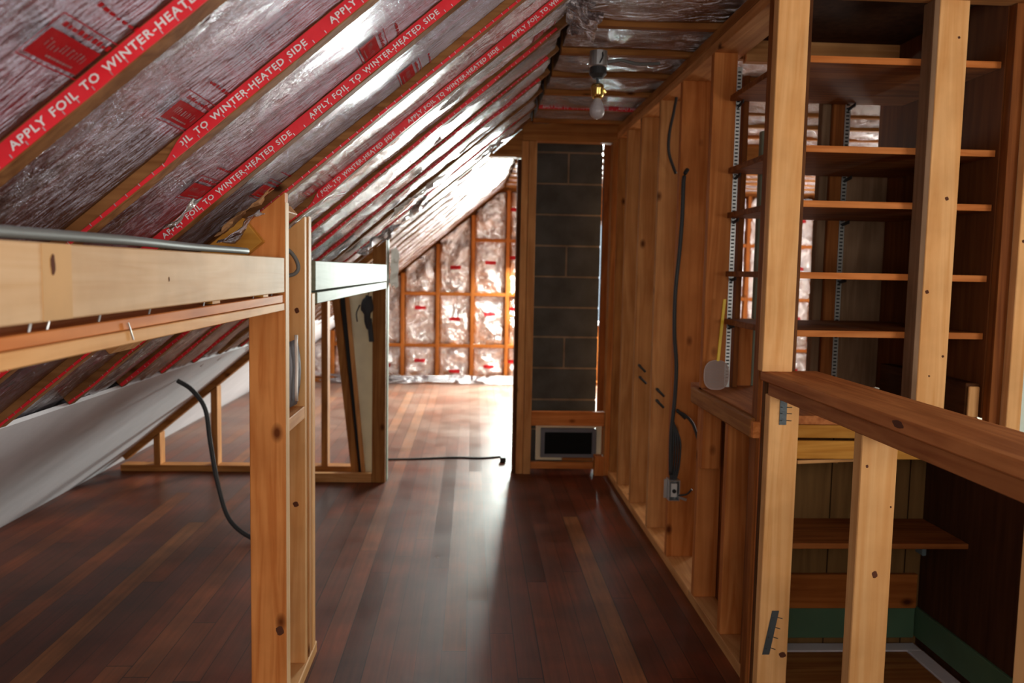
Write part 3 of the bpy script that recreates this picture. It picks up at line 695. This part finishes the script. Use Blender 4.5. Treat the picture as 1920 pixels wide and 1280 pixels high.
tag(obj('cable_loop', tubebm([(XL-.09,2.55,1.345),(XL-.055,2.54,1.35),(XL-.03,2.54,1.325),(XL-.020,2.54,1.295),(XL-.032,2.54,1.276),(XL-.06,2.54,1.270),(XL-.09,2.55,1.274)], .006), GREYC, smooth=True), 'grey cable loop poking through the rear post near the header', 'cable')
tag(obj('cable', tubebm([(XL-.028,-.3,1.333),(XL-.025,.7,1.3325),(XL-.030,1.0,1.333),(XL-.022,1.3,1.334),(XL-.03,1.6,1.3325),(XL-.026,1.92,1.333),(XL-.030,2.0,1.333)], .0075), GREYC, smooth=True), 'grey cable lying on top of the pale header beam', 'cable')
tag(obj('cable', tubebm([(-1.40,4.0,.742),(-1.33,3.99,.70),(-1.265,3.98,.61),(-1.24,3.97,.45),(-1.20,3.95,.25),(-1.13,3.9,.09),(-1.0,3.85,.015),(-.85,3.8,.012)], .011), CABLE, smooth=True), 'thick dark cable hanging from the slope to the floor at the left', 'cable')
tag(obj('floor_cord', tubebm([(-.56,5.56,.006),(-.35,5.58,.006),(-.11,5.63,.006),(.08,5.62,.006),(.22,5.67,.006)], .006), CABLE, smooth=True), 'thin dark cord lying across the floor in the far doorway', 'cord')
tag(box('cord_plug', (.21,.25,5.50,5.56,0,.035), BLACK, None, .006), 'small dark plug on the floor by the chimney jamb', 'plug')

# torn foil and fibres
def onroof(x, y, off): p = Vector((x, y, roofz(x))) - NUP*off; return p
for (x, y, lu, lv, am, sd, lab) in (
    (-.60, 1.70, .08, .035, .010, 3, 'small torn foil shreds on the slope above the pale header beam'),
    (-.60, 2.12, .13, .05, .016, 5, 'torn silver foil edge just left of the near post top'),
    (-.40, 4.35, .30, .10, .03, 6, 'torn bright foil hanging from the slope above the greenish header'),
    (-.52, 4.15, .22, .12, .035, 8, 'dark torn foil hanging low above the greenish header'),
    (.10, 4.55, .22, .06, .02, 9, 'bright twisted foil shred high on the slope left of the chimney')):
    crumple('torn_foil', onroof(x, y, am*1.6+.012), UV_, (0,1,0), lu, lv, am, sd, lab, res=.012, freq=16)
crumple('torn_foil', (XL+.03, 5.12, 1.30), (0,0,1), (1,.3,0), .24, .045, .012, 12, 'long foil flap hanging by the top of the far left post', FOILB, res=.012)
crumple('torn_foil', onroof(-.30, 3.95, .05), UV_, (0,1,.2), .26, .07, .03, 41, 'bright foil strip peeling off in the middle of the slope', FOILB, res=.012, freq=15)
crumple('torn_foil', (.37, 2.95, 2.17), (1,.3,-.3), (0,1,-.4), .12, .16, .03, 15, 'torn foil bunched where the slope meets the flat ceiling', res=.012, freq=14)
o = crumple('exposed_fibre', onroof(-.575, 2.12, .012), UV_, (0,1,0), .16, .05, .012, 21, 'tuft of brown glass fibre showing under the torn foil by the near post', FIBER, 'insulation', .01, 22)

# ------------------------------------------------------------------ right framed wall
XW = .885; WT = .088
lumber('bottom_plate', (XW, XW+.133, 3.18, 5.15, 0, .04), 'tan', 'long bottom plate of the right framed wall on the floor', 'plate')
lumber('bottom_plate', (XW, XW+WT, 2.52, 3.178, 0, .04), 'tan', 'bottom plate of the right wall under the shelf bay', 'plate')
lumber('top_plate', (XW, XW+WT, -.98, 5.15, 2.158, 2.196), 'brown', 'upper top plate of the right framed wall, against the ceiling', 'plate')
lumber('top_plate', (XW, XW+.12, -.98, 5.15, 2.118, 2.156), 'tan', 'lower top plate of the right framed wall, resting on the studs', 'plate')
SY = [4.80, 4.41, 3.97, 3.56]; SN = ['far stud of the right framed wall, next to the chimney bay', 'second stud of the right framed wall from the chimney bay', 'third stud of the right framed wall from the chimney bay, cable ends poking out', 'fourth stud of the right framed wall from the chimney bay, cable running down it']
for y, l in zip(SY, SN): lumber('wall_stud', (XW, XW+(.133 if y > 3.6 else .126), y, y+.039, .04, 2.118), 'tan' if y > 3.9 else 'fir', l, 'stud', 'studs of the right framed wall', axis='Z')
lumber('wall_stud', (XW+.003, XW+WT, 5.10, 5.14, .04, 2.118), 'brown', 'last stud of the right framed wall, touching the chimney bay', 'stud', axis='Z')
lumber('wall_stud', (XW, XW+WT, 3.10, 3.139, .04, 2.118), 'fir', 'stud at the far side of the open shelf bay, fifth from the chimney', 'stud', 'studs of the right framed wall', axis='Z')
lumber('stud_trim', (XW+.012, XW+.05, 3.142, 3.162, .04, 2.118), 'greyply', 'thin grey brown strip behind the stud beside the light slit', 'trim', axis='Z')
lumber('cripple_stud', (XW+.004, XW+WT, 2.765, 2.804, .04, .795), 'fir', 'short stud under the counter ledge, in the middle', 'stud', 'short studs under the counter ledge', axis='Z')
lumber('cripple_stud', (XW+.004, XW+WT, 2.515, 2.554, .04, .795), 'stain', 'short stud under the counter ledge, against the corner trim', 'stud', 'short studs under the counter ledge', axis='Z')
lumber('short_block', (XW-.0, XW+.07, 3.058, 3.097, .56, .795), 'fir', 'short block hanging under the counter ledge, against the far stud', 'block', axis='Z')
lumber('counter_ledge', (XW-.026, XW-.004, 2.46, 3.16, .800, .862), 'brown', 'brown ledge board along the front of the counter in the right wall', 'ledge', bev=.006, axis='Y')
lumber('ledge_end', (XW-.026, XW-.003, 2.436, 2.458, .806, .856), 'fir', 'orange end block of the counter ledge beside the corner trim', 'block', axis='Y')
lumber('ledge_support', (XW+.0, XW+WT, 2.515, 3.098, .797, .835), 'tan', 'flat board under the counter on the short studs', 'plate', axis='Y')
tag(box('side_sheathing', (XW+WT+.004, XW+WT+.014, 2.52, 3.14, .0, .83), wood('stain','Z')), 'stained panel closing the back of the short studs under the counter', 'panel')
# low cupboard below the shelves
cb_ = thing('low_cupboard', 'open low cupboard with brown counter top under the shelf bay', 'cupboard', (1.3, 2.8, 0))
box('counter_top', (XW, 1.599, 2.50, 3.26, .838, .866), wood('rail','Y'), cb_)
# corner trim and posts
t = thing('corner_trim', 'layered brown trim boards running full height beside the near right post', 'trim', (XW+.04, 2.46, 0))
obj('board', boxbm((XW-.012, XW+.08, 2.447, 2.498, 0, 2.118), .002), wood('stain','Z'), t); obj('ply_edge', boxbm((XW-.004, XW+.08, 2.424, 2.446, 0, 2.118), .001), wood('fir','Z'), t)['label'] = 'lighter plywood edge'
obj('inner_board', boxbm((XW-.008, XW+.084, 2.408, 2.423, 0, 2.118), .001), wood('dark','Z'), t)
lumber('corner_post', (.853, .943, 2.366, 2.405, 1.0185, 2.117), 'pine', 'pale upper post standing on the end of the railing', 'post', axis='Z')
t = thing('corner_post', 'pale lower post under the end of the railing, two metal plates nailed on it', 'post', (.92, 2.385, 0))
obj('stud', boxbm((.880, .970, 2.366, 2.405, 0, .949), .002), wood('pine','Z'), t)
for x, z0, z1, tl in ((.921, .862, .955, 0), (.915, .160, .296, .012)):
    bm = beambm((x-tl, 2.3645, z0 if z0 > .5 else z0), (x+tl, 2.3645, min(z1, .946)), (.0105,0,0), (0,.0012,0), bev=0)
    for q in (.15,.4,.62,.85):
        zz = z0+(min(z1,.946)-z0)*q
        for dx in (-.004, .011): tubebm([(x-tl+2*tl*q+dx, 2.3645, zz), (x-tl+2*tl*q+dx*1.8, 2.350, zz+.002)], .0012, 5, bm, False)
    obj('nail_plate', bm, DSTEEL, t)['label'] = 'grey metal plate with nails'
# railing
t = thing('railing', 'wide brown railing running from the corner post to the right edge', 'railing', (.92, 1.5, .95))
obj('rail_cap', boxbm((.862, 1.035, -.6, 2.407, .988, 1.018), .004), wood('rail','Y'), t); obj('rail_plate', boxbm((.872, .965, -.6, 2.363, .950, .987), .002), wood('rail','Y'), t)
lumber('railing_stud', (.878, .962, 1.785, 1.823, 0, .949), 'pine', 'pale stud under the middle of the railing, knot halfway up', 'stud', 'studs under the railing', axis='Z')
lumber('railing_stud', (.878, .962, 1.20, 1.238, 0, .949), 'pine', 'stud under the railing at the right edge of the view', 'stud', 'studs under the railing', axis='Z')
lumber('railing_stud', (.878, .962, .62, .658, 0, .949), 'pine', 'stud under the railing nearest the camera, out of view', 'stud', 'studs under the railing', axis='Z')
lumber('railing_sill', (.975, 1.03, -.6, 2.40, 0, .02), 'tan', 'thin strip on the floor along the railing', 'plate', axis='Y')
# shelf bay front studs
t = thing('shelf_stud', 'pale stud standing before the middle of the shelves, two small knots', 'stud', (1.40, 2.46, .866))
obj('stud', boxbm((1.362, 1.452, 2.44, 2.479, .867, 2.117), .002), wood('pine','Z'), t)
obj('brown_board', boxbm((1.345, 1.361, 2.44, 2.50, .867, 2.117), .001), wood('greyply','Z'), t)['label'] = 'brown board on its left side'
t = thing('shelf_stud', 'pale stud at the right end of the shelves, at the right edge of the view', 'stud', (1.655, 2.46, .8))
obj('stud', boxbm((1.638, 1.683, 2.42, 2.459, .80, 2.117), .002), wood('pine','Z'), t); obj('trim', boxbm((1.602, 1.637, 2.45, 2.485, .80, 2.117), .001), wood('stain','Z'), t)
lumber('top_plate', (.975, 2.0, 2.408, 2.485, 2.118, 2.196), 'brown', 'plate over the front of the shelf bay', 'plate', axis='X')
bc = thing('bookcase', 'open built-in shelf bay with dark plywood side and top', 'bookcase', (1.3, 2.8, .867))
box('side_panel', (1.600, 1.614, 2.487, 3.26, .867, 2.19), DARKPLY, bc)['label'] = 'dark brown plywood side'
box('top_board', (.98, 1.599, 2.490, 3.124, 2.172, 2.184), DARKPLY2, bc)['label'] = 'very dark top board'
box('back_header', (1.012, 1.599, 3.125, 3.163, 2.095, 2.190), wood('tan','X'), bc)['label'] = 'yellowish header board'
# shelves
SH = [(1.95,'topmost shelf of the bay, under the yellowish header board'), (1.685,'second shelf of the bay from the top'), (1.52,'third shelf of the bay from the top'), (1.302,'shelf level with the camera, fourth from the top'), (1.123,'lowest of the five upper shelves, above the counter')]
for i, (z, l) in enumerate(SH):
    t = thing('wall_shelf', l, 'shelf', (1.27, 2.8, z-.01), 'shelves of the open bay')
    obj('shelf_board', boxbm((.946+.003*i, 1.597, 2.506, 3.085, z-.010, z+.010), .001), wood('stain','X'), t)  # darker tone than the edge: shade of the undersides put into the colour
    obj('front_edge', boxbm((.946+.003*i, 1.597, 2.500, 2.5055, z-.010, z+.010), .001), wood('fir','X'), t)['label'] = 'bright orange front edge'
def standard(x, y, z0, z1, label):
    t = thing('shelf_standard', label, 'shelf standard', (x, y, z0), 'slotted shelf standards')
    bm = boxbm((x-.011, x+.011, y, y+.006, z0, z1), .001); obj('channel', bm, STEEL, t)
    bm = bmesh.new(); z = z0+.02
    while z < z1-.02: boxbm((x-.006, x+.006, y-.0006, y+.0012, z, z+.0055), 0, bm); z += .0135
    obj('slots', bm, BLACK, t)['label'] = 'row of dark slots'
    bm = bmesh.new()
    for z, _ in SH: 
        beambm((x, y-.002, z-.024), (x, y-.06, z-.016), (.0018,0,0), (0,0,.006), bm, 0)
    obj('bracket_set', bm, BLACK, t)['label'] = 'dark shelf brackets'
standard(.985, 3.112, .868, 2.07, 'slotted steel standard at the left end of the shelves'); standard(1.405, 3.112, .868, 2.07, 'slotted steel standard behind the middle of the shelves')
lumber('back_stud', (1.006, 1.026, 3.108, 3.15, .867, 2.04), 'stain', 'narrow brown stud behind the left shelf standard', 'stud', axis='Z')
lumber('back_stud', (1.347, 1.392, 3.105, 3.15, .867, 2.04), 'stain', 'dark brown stud behind the middle of the shelves', 'stud', axis='Z')
lumber('back_strip', (1.312, 1.345, 3.12, 3.16, .867, 2.04), 'greyply', 'grey brown strip left of the middle back stud', 'trim', axis='Z')
lumber('back_strip', (1.100, 1.116, 3.17, 3.20, .867, 1.85), 'pale', 'cream strip seen through the shelves beside the corner post', 'trim', axis='Z')
box('back_panel', (1.418, 1.600, 3.165, 3.175, .867, 1.70), wood('greyply','Z'), bc)['label'] = 'grey brown plywood back panel'
box('back_panel', (1.028, 1.098, 3.165, 3.175, .867, 1.13), wood('fir','Z'), bc)['label'] = 'small orange back board'
lumber('ledger', (1.555, 1.598, 2.503, 3.05, .868, .975), 'dark', 'dark ledger board with a pale end on the counter against the side panel', 'board', axis='Y')
lumber('ledger_end', (1.560, 1.594, 2.492, 2.501, .868, .965), 'pine', 'pale end block of the ledger on the counter', 'block', axis='Z')
# under the counter
box('apron_board', (.978, 1.598, 2.505, 2.525, .795, .836), wood('yellow','X'), cb_)['label'] = 'upper yellow apron board'
box('apron_board', (.978, 1.598, 2.507, 2.525, .728, .785), wood('yellow','X'), cb_)['label'] = 'lower yellow apron board'
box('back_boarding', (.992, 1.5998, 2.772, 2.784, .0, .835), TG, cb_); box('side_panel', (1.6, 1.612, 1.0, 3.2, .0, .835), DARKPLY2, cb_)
box('cupboard_floor', (.992, 1.529, 1.7, 2.699, .001, .008), wood('brown','X'), cb_)['label'] = 'brown floor board'
box('kick_board', (.992, 1.583, 2.752, 2.771, .140, .262), wood('orange','X'), cb_)['label'] = 'orange knotty board above the baseboard'
for a, b, l in (((1.03,2.515,.716),(1.598,2.60,.722),'thin pale stick sagging under the yellow boards'), ((.99,2.53,.735),(1.2,2.60,.700),'short pale stick crossing the long one under the yellow boards')):
    tag(obj('thin_stick', beambm(a, b, (0,.007,0), (0,0,.0055)), wood('pine','X')), l, 'stick')
lumber('wall_shelf', (.992, 1.598, 2.50, 2.770, .440, .458), 'stain', 'dark low shelf inside the cupboard under the counter', 'shelf', axis='X')
t = box('trim_1', (.992, 1.583, 2.758, 2.770, .03, .138), GREEN, None, .002); struct(t)
t = box('trim_2', (1.586, 1.599, 1.7, 2.770, .035, .140), GREEN, None, .002); struct(t)
tag(box('floor_strip', (.992, 1.583, 2.70, 2.757, 0, .012), WHITE, None, .002), 'whitish strip on the floor below the green baseboard at the cupboard back', 'trim')
tag(box('floor_strip', (1.53, 1.585, 1.7, 2.698, 0, .012), WHITE, None, .002), 'whitish strip on the floor along the right green baseboard', 'trim')
tag(box('shelf_bracket', (1.575, 1.59, 2.72, 2.770, .34, .438), plain('blue_grey_metal', (.16,.22,.24), .5), None, .003), 'blue grey bracket under the low shelf', 'bracket')

# ---- wiring on the right wall
tag(obj('cable', tubebm([(XW+.03,3.548,1.745),(XW+.012,3.535,1.70),(XW+.010,3.53,1.55),(XW+.004,3.53,1.40),(XW-.008,3.53,1.22),(XW-.006,3.53,1.05),(XW+.008,3.53,.90),(XW+.006,3.53,.75),(XW-.004,3.53,.60),(XW+.0,3.53,.42)], .0085), CABLE, smooth=True), 'grey cable running down the fourth stud to the switch box', 'cable')
tag(obj('cable', tubebm([(XW+.06,3.90,2.15),(XW+.045,3.9,2.05),(XW+.028,3.9,1.95),(XW+.030,3.9,1.86),(XW+.07,3.92,1.77)], .007), CABLE, smooth=True), 'dark cable bowing out high between the third and fourth studs', 'cable')
for (y, z, l) in ((4.40,.80,'two black cable ends on the second stud'), (4.37,.74,'bent black wire on the second stud'), (3.955,.735,'upper black cable end on the third stud'), (3.955,.68,'lower black cable end on the third stud'), (3.548,.70,'black cable ends looping on the fourth stud')):
    tag(obj('cable_stub', tubebm([(XW+.030,y,z),(XW+.02,y-.018,z+.004),(XW+.034,y-.026,z-.01),(XW+.055,y-.02,z-.03)], .0065), CABLE, smooth=True), l, 'cable')
tag(obj('cable', tubebm([(XW+.02,3.53,.70),(XW+.045,3.50,.69),(XW+.07,3.46,.66),(XW+.085,3.42,.60)], .0065), CABLE, smooth=True), 'black cable branching right from the fourth stud', 'cable')
bm = bmesh.new()
for i in range(5): tubebm([(XW+.006+.004*i,3.545,.66-.01*i),(XW-.002+.010*i,3.53,.56),(XW-.004+.010*i,3.53,.46),(XW+.002+.005*i,3.53,.395)], .0045, 6, bm)
tag(obj('cable_bundle', bm, CABLE, smooth=True), 'bundle of dark cables fanning into the switch box', 'cable')
t = thing('switch_box', 'steel electrical box on the fourth stud, cables entering from above', 'electrical box', (XW, 3.53, .31))
bm = bmesh.new()
for b in ((XW-.012,XW+.036,3.556,3.559,.31,.40),(XW-.012,XW-.009,3.50,3.556,.31,.40),(XW+.033,XW+.036,3.50,3.556,.31,.40),(XW-.009,XW+.033,3.50,3.556,.31,.313),(XW-.009,XW+.033,3.50,3.556,.397,.40)): boxbm(b, .0005, bm)
obj('box_shell', bm, STEEL, t); obj('switch_body', boxbm((XW-.002,XW+.026,3.506,3.545,.325,.385), .002), plain('white_plastic',(.65,.65,.63),.4), t)['label']='white device inside'
obj('mounting_ear', boxbm((XW-.028,XW-.013,3.53,3.534,.315,.40), .001), STEEL, t); obj('screw', tubebm([(XW+.012,3.506,.352),(XW+.012,3.500,.352)], .009, 10, None, False), BLACK, t)
obj('loose_wire', tubebm([(XW+.03,3.50,.335),(XW+.06,3.48,.345),(XW+.08,3.47,.37)], .004), CABLE, t); obj('conduit_stub', tubebm([(XW+.036,3.52,.32),(XW+.07,3.51,.312)], .006, 8, None, False), STEEL, t)

# fly swatter
t = thing('fly_swatter', 'yellow handled fly swatter standing on the counter against the stud', 'fly swatter', (.93, 3.07, .867))
obj('handle', beambm((.945, 3.05, 1.208), (.929, 3.05, .975), (.0055,0,0), (0,.003,0), bev=.001), YEL, t)
bm = bmesh.new(); W2, H2, c0 = .047, .055, (.925, 3.05, .922)
def inside(u, v): return abs(u)**2.6+abs(v)**2.6 <= 1
for i in range(-9, 10):
    u = i/9*.96; h = (1-abs(u)**2.6)**(1/2.6)
    beambm((c0[0]+u*W2, c0[1], c0[2]-h*H2*.98), (c0[0]+u*W2, c0[1], c0[2]+h*H2*.98), (.0015,0,0), (0,.0008,0), bm, 0)
    beambm((c0[0]-h*W2*.98, c0[1], c0[2]+u*H2), (c0[0]+h*W2*.98, c0[1], c0[2]+u*H2), (0,.0008,0), (0,0,.0015), bm, 0)
rim = []
for i in range(25):
    a = 2*math.pi*i/24; cc, ss = math.cos(a), math.sin(a); rim.append((c0[0]+math.copysign(abs(cc)**.77, cc)*W2, c0[1], c0[2]+math.copysign(abs(ss)**.77, ss)*H2))
tubebm(rim, .002, 6, bm, False)
obj('mesh_blade', bm, PINKM, t)['label'] = 'pinkish mesh blade'

# ceiling light
lx, ly = .505, 3.46
t = thing('ceiling_light', 'bare bulb in a brass socket hanging from a dark ceiling box', 'ceiling light', (lx, ly, ZC))
obj('junction_box', lathebm([(.018,.0),(.036,.0),(.038,-.03),(.038,-.060),(.030,-.066),(.001,-.066)][::1], (lx, ly, ZC-.0)), STEEL, t)
obj('cap', lathebm([(.034,-.064),(.036,-.092),(.020,-.108),(.001,-.108)], (lx, ly, ZC)), CABLE, t)
obj('stem', lathebm([(.006,-.100),(.006,-.135)], (lx, ly, ZC)), DSTEEL, t)
obj('brass_socket', lathebm([(.010,-.128),(.026,-.132),(.030,-.150),(.026,-.158),(.028,-.172),(.022,-.182),(.018,-.190)], (lx, ly, ZC)), BRASS, t, smooth=True)
obj('socket_arm', tubebm([(lx,ly,ZC-.14),(lx+.02,ly,ZC-.150),(lx+.035,ly,ZC-.165)], .008), BRASS, t)
obj('bulb', lathebm([(.013,-.182),(.015,-.195),(.024,-.212),(.031,-.232),(.031,-.246),(.024,-.262),(.010,-.270),(.001,-.271)], (lx, ly, ZC)), BULB, t, smooth=True)
obj('cable', tubebm([(lx+.03,ly,ZC-.045),(lx+.09,ly+.01,ZC-.03),(lx+.17,ly+.02,ZC-.04),(lx+.26,ly+.02,ZC-.035)], .007), GREYC, t)
obj('hook', tubebm([(lx+.01,ly-.03,ZC-.005),(lx+.012,ly-.04,ZC-.03),(lx+.0,ly-.04,ZC-.055)], .003), BLACK, t)

KN = plain('knot_wood', (.10,.028,.010), .95)
def knot(parent, c, n, rw, rh):
    n = Vector(n); a = n.cross(Vector((0,0,1))); bm = bmesh.new(); k = 12; c = Vector(c)
    ctr = bm.verts.new(c+n*.0006); ring = [bm.verts.new(c+n*.0004+a*rw*math.cos(6.283*i/k)*(1+.2*math.sin(i*2.1))+Vector((0,0,1))*rh*math.sin(6.283*i/k)) for i in range(k)]
    low = [bm.verts.new(v.co-n*.002) for v in ring]
    for i in range(k): bm.faces.new((ctr, ring[i], ring[(i+1)%k])); bm.faces.new((ring[i], low[i], low[(i+1)%k], ring[(i+1)%k]))
    o = obj('knot', bm, KN, parent); o['label'] = 'dark knot'
def byl(sub): return [o for o in bpy.data.objects if sub in o.get('label', '')][0]
q = byl('pale header beam with a dark knot'); knot(q, (XL+.001, 1.025, 1.296), (1,0,0), .0055, .013); knot(q, (XL, 1.41, 1.274), (1,0,0), .0025, .004)
knot(byl('wide brown railing'), (.862, 1.606, 1.006), (-1,0,0), .022, .008)
q = byl('knot halfway up'); 
for x, z, r in ((.925,.627,.0065),(.893,.877,.003),(.953,.784,.002)): knot(q, (x, 1.785, z), (0,-1,0), r, r*1.3)
q = byl('before the middle of the shelves')
for x, z, r in ((1.418,1.539,.006),(1.424,2.009,.004),(1.437,1.064,.004),(1.375,1.259,.006),(1.398,1.003,.003)): knot(q, (x, 2.44, z), (0,-1,0), r, r)
knot(byl('pale stud at the right end'), (1.651, 2.42, 1.416), (0,-1,0), .005, .005)
knot(byl('orange fir post'), (XL-.018, 2.27, .28), (0,-1,0), .011, .014)
q = byl('pale post just behind'); knot(q, (XL-.035, 2.565, .557), (0,-1,0), .009, .009); knot(q, (XL-.030, 2.565, 1.164), (0,-1,0), .007, .009)
knot(byl('pale lower post'), (.955, 2.366, .158), (0,-1,0), .011, .009)

for o in list(bpy.data.objects):
    if '_o' in o.keys(): del o['_o']
